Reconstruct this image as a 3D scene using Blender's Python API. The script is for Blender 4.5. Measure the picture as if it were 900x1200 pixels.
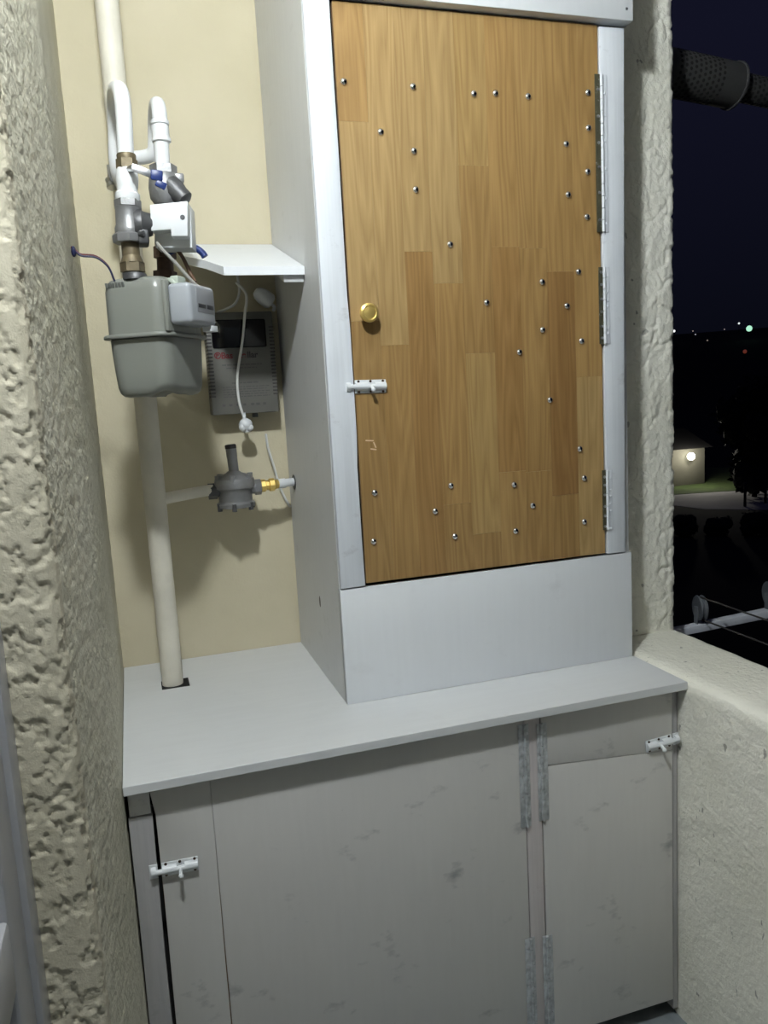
import bpy, bmesh, math, random
from math import pi, sin, cos, radians
from mathutils import Vector, Matrix, noise
random.seed(7)
SC = bpy.context.scene
for o in list(bpy.data.objects): bpy.data.objects.remove(o)
COL = SC.collection

# ------------------------------------------------------------------ camera
def set_camera():
    yaw, pitch, roll, f = -0.2996, -0.1448, -0.0557, 941.16
    fw = Vector((-sin(yaw)*cos(pitch), cos(yaw)*cos(pitch), sin(pitch)))
    rt = Vector((cos(yaw), sin(yaw), 0)); up = rt.cross(fw)
    r2 = cos(roll)*rt + sin(roll)*up; u2 = -sin(roll)*rt + cos(roll)*up
    cd = bpy.data.cameras.new('camera'); co = bpy.data.objects.new('camera', cd); COL.objects.link(co)
    m = Matrix(((r2.x, u2.x, -fw.x, .0668), (r2.y, u2.y, -fw.y, -1.9375), (r2.z, u2.z, -fw.z, 1.3734), (0, 0, 0, 1)))
    co.matrix_world = m
    cd.sensor_fit = 'VERTICAL'; cd.sensor_height = 36; cd.sensor_width = 27
    cd.lens = f/1200*36; cd.clip_start = .01; cd.clip_end = 2000
    SC.camera = co
set_camera()
# ------------------------------------------------------------------ night sky, exposure
W = bpy.data.worlds.new('night_sky'); SC.world = W; W.use_nodes = True
nt = W.node_tree; bg = nt.nodes['Background']
tc = nt.nodes.new('ShaderNodeTexCoord'); sx = nt.nodes.new('ShaderNodeSeparateXYZ'); cr = nt.nodes.new('ShaderNodeValToRGB')
nt.links.new(tc.outputs['Generated'], sx.inputs[0]); nt.links.new(sx.outputs['Z'], cr.inputs[0]); nt.links.new(cr.outputs[0], bg.inputs[0])
cr.color_ramp.elements[0].position = 0.0; cr.color_ramp.elements[0].color = (.0022, .0026, .0052, 1)
cr.color_ramp.elements[1].position = .35; cr.color_ramp.elements[1].color = (.0058, .0062, .0155, 1)
bg.inputs[1].default_value = 1.0
SC.view_settings.view_transform = 'Standard'; SC.view_settings.look = 'None'
SC.view_settings.gamma = 1; SC.view_settings.use_curve_mapping = False
SC.view_settings.exposure = 0.0
LAMP_POS = (.085, -1.36, 2.33); LAMP_R = .05; LAMP_STRENGTH = 680.0

# ------------------------------------------------------------------ materials
def srgb(r, g, b):
    f = lambda c: (c/255/12.92) if c/255 <= .04045 else ((c/255+.055)/1.055)**2.4
    return (f(r), f(g), f(b), 1)
def newmat(name):
    m = bpy.data.materials.new(name); m.use_nodes = True
    return m, m.node_tree, m.node_tree.nodes['Principled BSDF']
def simple(name, col, rough=.5, metal=0., bump=0., bscale=200., var=0., vscale=12.):
    m, t, p = newmat(name)
    p.inputs['Roughness'].default_value = rough; p.inputs['Metallic'].default_value = metal
    p.inputs['Base Color'].default_value = col
    co = t.nodes.new('ShaderNodeTexCoord')
    if var:
        n = t.nodes.new('ShaderNodeTexNoise'); n.inputs['Scale'].default_value = vscale; n.inputs['Detail'].default_value = 5
        t.links.new(co.outputs['Object'], n.inputs['Vector'])
        r = t.nodes.new('ShaderNodeValToRGB')
        r.color_ramp.elements[0].position = .3; r.color_ramp.elements[1].position = .7
        r.color_ramp.elements[0].color = (col[0]*(1-var), col[1]*(1-var), col[2]*(1-var), 1)
        r.color_ramp.elements[1].color = (min(1, col[0]*(1+var*.6)), min(1, col[1]*(1+var*.6)), min(1, col[2]*(1+var*.6)), 1)
        t.links.new(n.outputs['Fac'], r.inputs[0]); t.links.new(r.outputs[0], p.inputs['Base Color'])
    if bump:
        n2 = t.nodes.new('ShaderNodeTexNoise'); n2.inputs['Scale'].default_value = bscale; n2.inputs['Detail'].default_value = 3
        t.links.new(co.outputs['Object'], n2.inputs['Vector'])
        b = t.nodes.new('ShaderNodeBump'); b.inputs['Strength'].default_value = bump; b.inputs['Distance'].default_value = .002
        t.links.new(n2.outputs['Fac'], b.inputs['Height']); t.links.new(b.outputs[0], p.inputs['Normal'])
    return m
def paint(name, col, scuff=(.25, .25, .25, 1), amount=.0, streak=(1, 1, 1), sscale=8, var=.05, rough=.45, bump=.12):
    """brushed oil paint on board: faint brush marks, a few grey scuffs where the coat is thin"""
    m, t, p = newmat(name); p.inputs['Roughness'].default_value = rough
    L = t.links.new; N = t.nodes.new
    co = N('ShaderNodeTexCoord'); mp = N('ShaderNodeMapping'); mp.inputs['Scale'].default_value = streak
    L(co.outputs['Object'], mp.inputs[0])
    n = N('ShaderNodeTexNoise'); n.inputs['Scale'].default_value = 90; n.inputs['Detail'].default_value = 4; L(mp.outputs[0], n.inputs['Vector'])
    n1 = N('ShaderNodeTexNoise'); n1.inputs['Scale'].default_value = 5; n1.inputs['Detail'].default_value = 3; L(co.outputs['Object'], n1.inputs['Vector'])
    ad = N('ShaderNodeMath'); ad.operation = 'MULTIPLY_ADD'; ad.inputs[1].default_value = .5; L(n.outputs['Fac'], ad.inputs[0])
    ml = N('ShaderNodeMath'); ml.operation = 'MULTIPLY'; ml.inputs[1].default_value = .5; L(n1.outputs['Fac'], ml.inputs[0]); L(ml.outputs[0], ad.inputs[2])
    r = N('ShaderNodeValToRGB'); r.color_ramp.elements[0].position = .35; r.color_ramp.elements[1].position = .65
    r.color_ramp.elements[0].color = tuple(c*(1-var) for c in col[:3])+(1,); r.color_ramp.elements[1].color = tuple(min(1, c*(1+var)) for c in col[:3])+(1,)
    L(ad.outputs[0], r.inputs[0])
    n3 = N('ShaderNodeTexNoise'); n3.inputs['Scale'].default_value = sscale; n3.inputs['Detail'].default_value = 6; n3.inputs['Roughness'].default_value = .62
    mp3 = N('ShaderNodeMapping'); mp3.inputs['Scale'].default_value = (1, 1, 1.7); mp3.inputs['Rotation'].default_value = (0, .5, 0)
    L(co.outputs['Object'], mp3.inputs[0]); L(mp3.outputs[0], n3.inputs['Vector'])
    r3 = N('ShaderNodeValToRGB'); r3.color_ramp.elements[0].position = .605; r3.color_ramp.elements[1].position = .74
    r3.color_ramp.elements[0].color = (0, 0, 0, 1); r3.color_ramp.elements[1].color = (amount, amount, amount, 1)
    L(n3.outputs['Fac'], r3.inputs[0])
    mx = N('ShaderNodeMix'); mx.data_type = 'RGBA'; L(r3.outputs[0], mx.inputs['Factor']); L(r.outputs[0], mx.inputs['A']); mx.inputs['B'].default_value = scuff
    L(mx.outputs['Result'], p.inputs['Base Color'])
    b = N('ShaderNodeBump'); b.inputs['Strength'].default_value = bump; b.inputs['Distance'].default_value = .001
    L(n.outputs['Fac'], b.inputs['Height']); L(b.outputs[0], p.inputs['Normal'])
    return m
def plaster(name, col, fine=260., fstr=.35, big=40., bstr=.25, var=.08, stretch=(1, 1, 1), pits=0.):
    m, t, p = newmat(name); p.inputs['Roughness'].default_value = .75
    L = t.links.new; N = t.nodes.new
    co = N('ShaderNodeTexCoord'); mp = N('ShaderNodeMapping'); mp.inputs['Scale'].default_value = stretch
    L(co.outputs['Object'], mp.inputs[0])
    a = N('ShaderNodeTexNoise'); a.inputs['Scale'].default_value = fine; a.inputs['Detail'].default_value = 4; L(mp.outputs[0], a.inputs['Vector'])
    b = N('ShaderNodeTexNoise'); b.inputs['Scale'].default_value = big; b.inputs['Detail'].default_value = 4; L(mp.outputs[0], b.inputs['Vector'])
    c = N('ShaderNodeTexNoise'); c.inputs['Scale'].default_value = 3.5; c.inputs['Detail'].default_value = 4; L(co.outputs['Object'], c.inputs['Vector'])
    r = N('ShaderNodeValToRGB'); r.color_ramp.elements[0].position = .32; r.color_ramp.elements[1].position = .68
    r.color_ramp.elements[0].color = (col[0]*(1-var), col[1]*(1-var), col[2]*(1-var*1.4), 1)
    r.color_ramp.elements[1].color = (min(1, col[0]*(1+var*.5)), min(1, col[1]*(1+var*.5)), min(1, col[2]*(1+var*.6)), 1)
    L(c.outputs['Fac'], r.inputs[0])
    out = r.outputs[0]
    if pits:
        v = N('ShaderNodeTexNoise'); v.inputs['Scale'].default_value = 38; v.inputs['Detail'].default_value = 2
        mpv = N('ShaderNodeMapping'); mpv.inputs['Scale'].default_value = (1, 1.6, .8); mpv.inputs['Rotation'].default_value = (.6, 0, 0)
        L(co.outputs['Object'], mpv.inputs[0]); L(mpv.outputs[0], v.inputs['Vector'])
        rv = N('ShaderNodeValToRGB'); rv.color_ramp.elements[0].position = .705; rv.color_ramp.elements[1].position = .735
        rv.color_ramp.elements[0].color = (0, 0, 0, 1); rv.color_ramp.elements[1].color = (pits, pits, pits, 1)
        L(v.outputs['Fac'], rv.inputs[0])
        mx = N('ShaderNodeMix'); mx.data_type = 'RGBA'; L(rv.outputs[0], mx.inputs['Factor']); L(out, mx.inputs['A']); mx.inputs['B'].default_value = (.06, .055, .045, 1)
        out = mx.outputs['Result']
    L(out, p.inputs['Base Color'])
    b1 = N('ShaderNodeBump'); b1.inputs['Strength'].default_value = fstr; b1.inputs['Distance'].default_value = .002; L(a.outputs['Fac'], b1.inputs['Height'])
    b2 = N('ShaderNodeBump'); b2.inputs['Strength'].default_value = bstr; b2.inputs['Distance'].default_value = .006; L(b.outputs['Fac'], b2.inputs['Height'])
    L(b1.outputs[0], b2.inputs['Normal']); L(b2.outputs[0], p.inputs['Normal'])
    return m
def wood():
    m, t, p = newmat('laminated_wood'); L = t.links.new; N = t.nodes.new
    p.inputs['Roughness'].default_value = .38
    co = N('ShaderNodeTexCoord'); oi = N('ShaderNodeObjectInfo')
    off = N('ShaderNodeMath'); off.operation = 'MULTIPLY'; off.inputs[1].default_value = 37.0; L(oi.outputs['Random'], off.inputs[0])
    cb = N('ShaderNodeCombineXYZ'); L(off.outputs[0], cb.inputs[0]); L(off.outputs[0], cb.inputs[2])
    va = N('ShaderNodeVectorMath'); va.operation = 'ADD'; L(co.outputs['Object'], va.inputs[0]); L(cb.outputs[0], va.inputs[1])
    # growth rings: distance from a slowly wandering pith, so that staves show straight grain and cathedrals
    mp = N('ShaderNodeMapping'); mp.inputs['Scale'].default_value = (16, 16, 1.15); L(va.outputs[0], mp.inputs[0])
    n = N('ShaderNodeTexNoise'); n.inputs['Scale'].default_value = 1.0; n.inputs['Detail'].default_value = 2.0; L(mp.outputs[0], n.inputs['Vector'])
    ml = N('ShaderNodeMath'); ml.operation = 'MULTIPLY'; ml.inputs[1].default_value = 13.0; L(n.outputs['Fac'], ml.inputs[0])
    fr = N('ShaderNodeMath'); fr.operation = 'PINGPONG'; fr.inputs[1].default_value = .5; L(ml.outputs[0], fr.inputs[0])
    mp2 = N('ShaderNodeMapping'); mp2.inputs['Scale'].default_value = (330, 330, 9); L(va.outputs[0], mp2.inputs[0])
    n2 = N('ShaderNodeTexNoise'); n2.inputs['Scale'].default_value = 1.0; n2.inputs['Detail'].default_value = 3; L(mp2.outputs[0], n2.inputs['Vector'])
    mp3 = N('ShaderNodeMapping'); mp3.inputs['Scale'].default_value = (9, 9, 2); L(va.outputs[0], mp3.inputs[0])
    n3 = N('ShaderNodeTexNoise'); n3.inputs['Scale'].default_value = 1.0; n3.inputs['Detail'].default_value = 3; L(mp3.outputs[0], n3.inputs['Vector'])
    a1 = N('ShaderNodeMath'); a1.operation = 'MULTIPLY'; a1.inputs[1].default_value = .62; L(fr.outputs[0], a1.inputs[0])
    a2 = N('ShaderNodeMath'); a2.operation = 'MULTIPLY_ADD'; a2.inputs[1].default_value = .55; L(n2.outputs['Fac'], a2.inputs[0]); L(a1.outputs[0], a2.inputs[2])
    a3 = N('ShaderNodeMath'); a3.operation = 'MULTIPLY_ADD'; a3.inputs[1].default_value = .45; L(n3.outputs['Fac'], a3.inputs[0]); L(a2.outputs[0], a3.inputs[2])
    r = N('ShaderNodeValToRGB'); e = r.color_ramp.elements
    e[0].position = .40; e[0].color = (1.10, 1.10, 1.10, 1); e[1].position = .98; e[1].color = (.70, .64, .56, 1)
    L(a3.outputs[0], r.inputs[0])
    mx = N('ShaderNodeMix'); mx.data_type = 'RGBA'; mx.blend_type = 'MULTIPLY'; mx.inputs['Factor'].default_value = 1
    L(oi.outputs['Color'], mx.inputs['A']); L(r.outputs[0], mx.inputs['B']); L(mx.outputs['Result'], p.inputs['Base Color'])
    b = N('ShaderNodeBump'); b.inputs['Strength'].default_value = .06; b.inputs['Distance'].default_value = .0006
    L(n2.outputs['Fac'], b.inputs['Height']); L(b.outputs[0], p.inputs['Normal'])
    return m
def emit(name, col, s):
    m, t, p = newmat(name); p.inputs['Base Color'].default_value = (.8, .8, .8, 1)
    p.inputs['Emission Color'].default_value = col; p.inputs['Emission Strength'].default_value = s
    return m
M = {}
CREAM = (.61, .55, .40, 1)
M['wall'] = plaster('cream_wall_paint', CREAM, 200, .22, 26, .30)
M['grain_wall'] = plaster('grainy_cream_plaster', (.60, .57, .46, 1), 300, .6, 120, .45, .10, (1, .6, .6))
M['rough'] = plaster('rough_cream_plaster', (.56, .515, .40, 1), 420, .3, 90, .18, .08)
M['parapet'] = plaster('cream_parapet_plaster', (.86, .84, .75, 1), 260, .45, 90, .6, .06, (1, 1, 1), .55)
M['white'] = paint('white_board_paint', (.80, .82, .85, 1), (.55, .55, .57, 1), .2, (1, 1, .08), 9, .015, .45, .04)
M['whitewood'] = paint('white_paint_on_timber', (.74, .77, .82, 1), (.42, .42, .45, 1), .6, (2, 2, .05), 14, .05, .5, .12)
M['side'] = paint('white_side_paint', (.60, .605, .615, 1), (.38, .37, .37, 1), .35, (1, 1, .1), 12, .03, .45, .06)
M['top'] = paint('white_worktop_paint', (.68, .69, .70, 1), (.45, .44, .43, 1), .10, (.1, 1, 1), 14, .025, .45, .05)
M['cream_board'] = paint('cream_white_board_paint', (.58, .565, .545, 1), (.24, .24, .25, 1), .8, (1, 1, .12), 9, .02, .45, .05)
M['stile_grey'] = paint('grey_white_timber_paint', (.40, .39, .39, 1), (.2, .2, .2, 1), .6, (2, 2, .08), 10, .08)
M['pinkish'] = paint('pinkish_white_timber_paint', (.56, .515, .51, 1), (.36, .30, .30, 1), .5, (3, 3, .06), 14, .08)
M['wood'] = wood()
M['core'] = simple('raw_board_edge', (.22, .13, .06, 1), .7)
M['dark'] = simple('shadow_dark_interior', (.012, .011, .010, 1), .9)
M['blackgap'] = simple('black_gap_shade', (.006, .006, .006, 1), .8)  # flat black standing in for the shade inside open gaps
M['steel'] = simple('zinc_steel', (.62, .62, .64, 1), .28, 1.0)
M['chrome'] = simple('bright_chrome', (.80, .79, .80, 1), .16, 1.0)
M['hinge_dark'] = paint('tarnished_brassy_hinge', (.05, .047, .025, 1), (.62, .63, .62, 1), .95, (1, 1, 1), 75, .2, .7, .2)
M['hinge_paint'] = simple('paint_smeared_hinge', (.54, .56, .575, 1), .38, .25, .6, 300, .35, 70)
M['hinge_white'] = simple('white_painted_hinge', (.76, .79, .84, 1), .5, .0, .1, 250)
M['brass'] = simple('polished_brass', (.86, .62, .20, 1), .34, .75)
M['oldbrass'] = simple('dull_dark_brass', (.17, .135, .08, 1), .5, .4, .3, 160, .3, 50)
M['rust'] = simple('rusty_brown_fitting', (.075, .045, .03, 1), .65, .4, .4, 150, .3, 60)
M['pipe_white'] = simple('white_pipe_paint', (.78, .79, .80, 1), .38, 0, .10, 60, .05, 20)
M['pipe_cream'] = simple('cream_white_pipe_paint', (.72, .68, .58, 1), .5, 0, .45, 90, .10, 14)
M['cast'] = simple('cast_aluminium_grey', (.29, .29, .295, 1), .42, .55, .25, 220, .12, 40)
M['castdark'] = simple('dark_cast_metal', (.10, .10, .105, 1), .45, .5, .25, 220, .2, 40)
M['plastic'] = simple('white_plastic', (.74, .76, .78, 1), .32)
M['blue'] = simple('blue_vinyl_grip', (.012, .03, .15, 1), .38)
M['meter'] = simple('grey_green_meter_enamel', (.22, .228, .205, 1), .33, 0, .04, 90)
M['meter_dark'] = simple('meter_stamp_grey', (.13, .135, .125, 1), .5)
M['index'] = simple('pale_grey_plastic', (.36, .38, .41, 1), .22)
M['label'] = simple('grey_label', (.24, .245, .26, 1), .4)
M['label_dark'] = simple('black_counter_strip', (.02, .02, .025, 1), .3)
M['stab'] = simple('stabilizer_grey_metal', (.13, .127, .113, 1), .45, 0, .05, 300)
M['glossblack'] = simple('gloss_black_panel', (.006, .005, .007, 1), .10)
M['print_red'] = simple('dark_red_print', (.16, .012, .018, 1), .5)
M['print_grey'] = simple('grey_print', (.085, .083, .08, 1), .6)
M['print_black'] = simple('black_print', (.04, .035, .035, 1), .6)
M['cable_white'] = simple('white_cable', (.70, .70, .68, 1), .4)
M['cable_grey'] = simple('grey_cable', (.30, .29, .27, 1), .5)
M['wire_red'] = simple('red_wire', (.11, .012, .012, 1), .4)
M['wire_blue'] = simple('blue_wire', (.015, .018, .06, 1), .4)
M['brown'] = simple('brown_wire', (.10, .05, .025, 1), .5)
M['knot'] = simple('dark_knot', (.07, .06, .055, 1), .7)
M['scratch'] = simple('bare_scratch', (.70, .52, .36, 1), .6)
M['frame'] = simple('white_pvc_frame', (.40, .40, .42, 1), .3, 0, .15, 60, .06, 25)
M['gasket'] = simple('black_rubber_gasket', (.018, .018, .02, 1), .6)
M['floor'] = simple('grey_concrete_floor', (.24, .27, .29, 1), .7, 0, .4, 90, .25, 18)
M['ceil'] = plaster('grey_concrete_ceiling', (.36, .35, .32, 1), 200, .2, 30, .2)
M['mesh'] = simple('perforated_grey_flue_pipe', (.055, .055, .055, 1), .5, .3, .2, 100)
M['hole'] = simple('flue_hole_dark', (.004, .004, .004, 1), .9)
M['rope'] = simple('dark_clothes_line', (.04, .037, .035, 1), .7)
M['rail'] = simple('white_bracket_paint', (.62, .64, .70, 1), .4, 0, .2, 80)
M['wheel'] = simple('grey_plastic_wheel', (.11, .12, .135, 1), .45)
M['ground'] = simple('dark_ground', (.008, .008, .007, 1), .95)
M['grass'] = simple('mown_grass', (.060, .095, .025, 1), .95, 0, .6, 3, .3, 1.2)
M['road'] = simple('pale_concrete_road', (.5, .49, .50, 1), .85, 0, .3, 2, .12, .5)
M['leaf'] = simple('dark_tree_leaves', (.010, .014, .007, 1), .8)
M['bark'] = simple('tree_bark', (.012, .010, .008, 1), .9)
M['render_wall'] = simple('pale_house_render', (.15, .145, .115, 1), .9, 0, .2, 6, .1, 1)
M['roof'] = simple('dark_roof', (.008, .007, .007, 1), .9)
M['pole'] = simple('dark_post', (.03, .03, .03, 1), .7)
def glass():
    m, t, p = newmat('window_glass'); p.inputs['Transmission Weight'].default_value = 1; p.inputs['Roughness'].default_value = .02; p.inputs['IOR'].default_value = 1.45
    p.inputs['Base Color'].default_value = (.9, .93, .95, 1); return m
M['glass'] = glass()

# ------------------------------------------------------------------ object helpers
ORG = {}
def thing(name, loc, label, cat, group=None):
    o = bpy.data.objects.new(name, None); COL.objects.link(o); o.location = loc
    o.empty_display_size = .05
    ORG[o.name] = Vector(loc); o['label'] = label; o['category'] = cat
    if group: o['group'] = group
    return o
class MB:
    def __init__(s): s.bm = bmesh.new(); s.mi = 0
    def _tag(s, faces):
        for f in faces: f.material_index = s.mi
    def box(s, x0, x1, y0, y1, z0, z1, bev=0., rot=None, seg=2):
        b2 = bmesh.new(); bmesh.ops.create_cube(b2, size=1)
        for v in b2.verts: v.co = Vector(((x0+x1)/2+v.co.x*(x1-x0), (y0+y1)/2+v.co.y*(y1-y0), (z0+z1)/2+v.co.z*(z1-z0)))
        if bev: bmesh.ops.bevel(b2, geom=list(b2.edges), offset=bev, segments=seg, profile=.5, affect='EDGES')
        return s.merge(b2, rot)
    def merge(s, b2, mat=None):
        vm = {}
        for v in b2.verts: vm[v] = s.bm.verts.new(mat @ v.co if mat is not None else v.co)
        for f in b2.faces:
            try: nf = s.bm.faces.new([vm[v] for v in f.verts]); nf.material_index = s.mi
            except ValueError: pass
        b2.free(); return s
    def prism(s, pts, axis, a, b, bev=0., mat=None):
        """polygon pts (2D) extruded along axis ('x','y','z') from a to b"""
        b2 = bmesh.new()
        def P(p, t): return {'x': (t, p[0], p[1]), 'y': (p[0], t, p[1]), 'z': (p[0], p[1], t)}[axis]
        v0 = [b2.verts.new(P(p, a)) for p in pts]; v1 = [b2.verts.new(P(p, b)) for p in pts]
        n = len(pts)
        b2.faces.new(v0); b2.faces.new(v1[::-1])
        for i in range(n): b2.faces.new((v0[i], v1[i], v1[(i+1) % n], v0[(i+1) % n]))
        bmesh.ops.recalc_face_normals(b2, faces=b2.faces)
        if bev: bmesh.ops.bevel(b2, geom=list(b2.edges), offset=bev, segments=2, profile=.5, affect='EDGES')
        return s.merge(b2, mat)
    def lathe(s, prof, base, axis=(0, 0, 1), n=24, seg=None):
        """prof: list of (r, h) along axis from base"""
        ax = Vector(axis).normalized(); q = ax.to_track_quat('Z', 'X').to_matrix(); base = Vector(base)
        rings = []
        for r, h in prof:
            if r < 1e-6: rings.append([s.bm.verts.new(base + ax*h)])
            else: rings.append([s.bm.verts.new(base + q @ Vector((r*cos(2*pi*k/n), r*sin(2*pi*k/n), h))) for k in range(n)])
        fs = []
        for A, B in zip(rings, rings[1:]):
            for k in range(n):
                k2 = (k+1) % n
                if len(A) == 1 and len(B) == 1: continue
                if len(A) == 1: fs.append(s.bm.faces.new((A[0], B[k2], B[k])))
                elif len(B) == 1: fs.append(s.bm.faces.new((A[k], A[k2], B[0])))
                else: fs.append(s.bm.faces.new((A[k], A[k2], B[k2], B[k])))
        if len(rings[0]) > 1: fs.append(s.bm.faces.new(rings[0][::-1]))
        if len(rings[-1]) > 1: fs.append(s.bm.faces.new(rings[-1]))
        s._tag(fs); return s
    def cyl(s, p, q, r, r2=None, n=20):
        p, q = Vector(p), Vector(q); h = (q-p).length
        return s.lathe([(r, 0), (r2 if r2 is not None else r, h)], p, q-p, n)
    def tube(s, pts, r, n=10, sub=6, smooth=True):
        P = [Vector(p) for p in pts]
        if smooth and len(P) > 2:
            Q = []
            for i in range(len(P)-1):
                p0 = P[max(i-1, 0)]; p1 = P[i]; p2 = P[i+1]; p3 = P[min(i+2, len(P)-1)]
                for k in range(sub):
                    t = k/sub
                    Q.append(.5*((2*p1)+(p2-p0)*t+(2*p0-5*p1+4*p2-p3)*t*t+(3*p1-p0-3*p2+p3)*t**3))
            Q.append(P[-1]); P = Q
        rings = []; up = None
        for i, p in enumerate(P):
            d = (P[min(i+1, len(P)-1)]-P[max(i-1, 0)]).normalized()
            if up is None: up = Vector((1, 0, 0)) if abs(d.x) < .8 else Vector((0, 0, 1))
            up = (up - d*up.dot(d)).normalized(); w = d.cross(up)
            rings.append([s.bm.verts.new(p+(up*cos(2*pi*k/n)+w*sin(2*pi*k/n))*r) for k in range(n)])
        fs = []
        for A, B in zip(rings, rings[1:]):
            for k in range(n): fs.append(s.bm.faces.new((A[k], A[(k+1) % n], B[(k+1) % n], B[k])))
        fs.append(s.bm.faces.new(rings[0][::-1])); fs.append(s.bm.faces.new(rings[-1]))
        s._tag(fs); return s
    def ball(s, c, r, sc=(1, 1, 1), n=12):
        b2 = bmesh.new(); bmesh.ops.create_uvsphere(b2, u_segments=n, v_segments=max(6, n//2), radius=r)
        for v in b2.verts: v.co = Vector((v.co.x*sc[0]+c[0], v.co.y*sc[1]+c[1], v.co.z*sc[2]+c[2]))
        return s.merge(b2)
    def hexnut(s, p, q, r):
        return s.cyl(p, q, r, n=6)
    def build(s, name, mats, parent=None, origin=None, smooth=40, recalc=True):
        if recalc: bmesh.ops.recalc_face_normals(s.bm, faces=s.bm.faces)
        me = bpy.data.meshes.new(name); s.bm.to_mesh(me); s.bm.free()
        o = bpy.data.objects.new(name, me); COL.objects.link(o)
        for m in (mats if isinstance(mats, (list, tuple)) else [mats]): me.materials.append(m)
        if origin is None:
            xs = [v.co for v in me.vertices]
            lo = Vector((min(v.x for v in xs), min(v.y for v in xs), min(v.z for v in xs))); hi = Vector((max(v.x for v in xs), max(v.y for v in xs), max(v.z for v in xs)))
            origin = (lo+hi)/2
            if parent is None: origin.z = lo.z
        origin = Vector(origin); me.transform(Matrix.Translation(-origin))
        po = ORG[parent.name] if parent else Vector((0, 0, 0))
        o.location = origin-po; ORG[o.name] = origin
        if parent: o.parent = parent
        if smooth:
            me.polygons.foreach_set('use_smooth', [True]*len(me.polygons)); me.set_sharp_from_angle(angle=radians(smooth))
        return o
def tag(o, label, cat, group=None):
    o['label'] = label; o['category'] = cat
    if group: o['group'] = group
    return o
def structure(o): o['kind'] = 'structure'; return o
def copy_at(o, world, parent):
    c = o.copy(); COL.objects.link(c); c.parent = parent; ORG[c.name] = Vector(world)
    c.location = Vector(world)-ORG[parent.name]; return c
def text_part(name, body, size, pos, mat, parent, depth=.0004, align='LEFT', rx=pi/2, rz=0.):
    cu = bpy.data.curves.new(name, 'FONT'); cu.body = body; cu.size = size; cu.extrude = depth; cu.align_x = align; cu.offset = size*.03
    t = bpy.data.objects.new('tmp', cu); COL.objects.link(t)
    dg = bpy.context.evaluated_depsgraph_get(); dg.update()
    me = bpy.data.meshes.new_from_object(t.evaluated_get(dg)); bpy.data.objects.remove(t)
    me.materials.clear(); me.materials.append(mat)
    me.transform(Matrix.Rotation(rz, 4, 'Z') @ Matrix.Rotation(rx, 4, 'X'))
    o = bpy.data.objects.new(name, me); COL.objects.link(o); ORG[o.name] = Vector(pos)
    o.parent = parent; o.location = Vector(pos)-ORG[parent.name]; return o

# ------------------------------------------------------------------ the shell
def smooth01(t): t = max(0., min(1., t)); return t*t*(3-2*t)
def knock(p, s):
    """knocked-down trowel plaster: broad flat islands with torn, raised rims and rough channels between"""
    q = Vector((p[0]*s, p[1]*s, p[2]*s*.72))
    q = q + .45*Vector((noise.noise(q*1.9), noise.noise(q*1.9+Vector((7, 3, 1))), noise.noise(q*1.9+Vector((1, 9, 4)))))
    n = noise.noise(q)+.5*noise.noise(q*2.4+Vector((5, 5, 5)))+.02
    plateau = smooth01(n*9+.5)
    d = noise.voronoi(q*4.0)[0]
    rough = noise.fractal(q*5, .7, 2.1, 3)*.8+(d[0]-.35)*.8
    rim = math.exp(-(n*13)**2)*max(0, .55+noise.noise(q*4.1))
    return plateau*.75+rim*.75+(1-plateau)*rough*.8+plateau*rough*.05-.4
def sweep(name, prof, along, disp, mats, caps=False, matidx=None):
    """prof: list of (point, normal) Vectors; along: list of offset Vectors; disp(p, i) gives displacement along the normal"""
    bm = bmesh.new(); rows = []
    for a in along:
        rows.append([bm.verts.new(p+a+n*disp(p+a, i)) for i, (p, n) in enumerate(prof)])
    for A, B in zip(rows, rows[1:]):
        for i in range(len(prof)-1):
            f = bm.faces.new((A[i], A[i+1], B[i+1], B[i])); f.smooth = True
            if matidx: f.material_index = matidx[i]
    me = bpy.data.meshes.new(name); bm.to_mesh(me); bm.free()
    for m in mats: me.materials.append(m)
    o = bpy.data.objects.new(name, me); COL.objects.link(o); return structure(o)
def frange(a, b, step):
    n = max(1, int(round(abs(b-a)/step))); return [a+(b-a)*k/n for k in range(n+1)]
def polyprof(pts, step, plane, outward):
    """resample a 2D polyline with per-point step; plane maps (a,b)->Vector; normals by outward side (+1 left of travel)"""
    out = []
    for k in range(len(pts)-1):
        (a0, b0), (a1, b1) = pts[k], pts[k+1]; L = math.hypot(a1-a0, b1-b0); n = max(1, int(round(L/step[k])))
        for j in range(n): out.append((a0+(a1-a0)*j/n, b0+(b1-b0)*j/n))
    out.append(pts[-1]); res = []
    for i, p in enumerate(out):
        q0 = out[max(i-1, 0)]; q1 = out[min(i+1, len(out)-1)]
        dx, dy = q1[0]-q0[0], q1[1]-q0[1]; l = math.hypot(dx, dy) or 1
        nx, ny = -dy/l*outward, dx/l*outward
        res.append((plane(*p), plane(nx, ny)))
    return res

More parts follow.
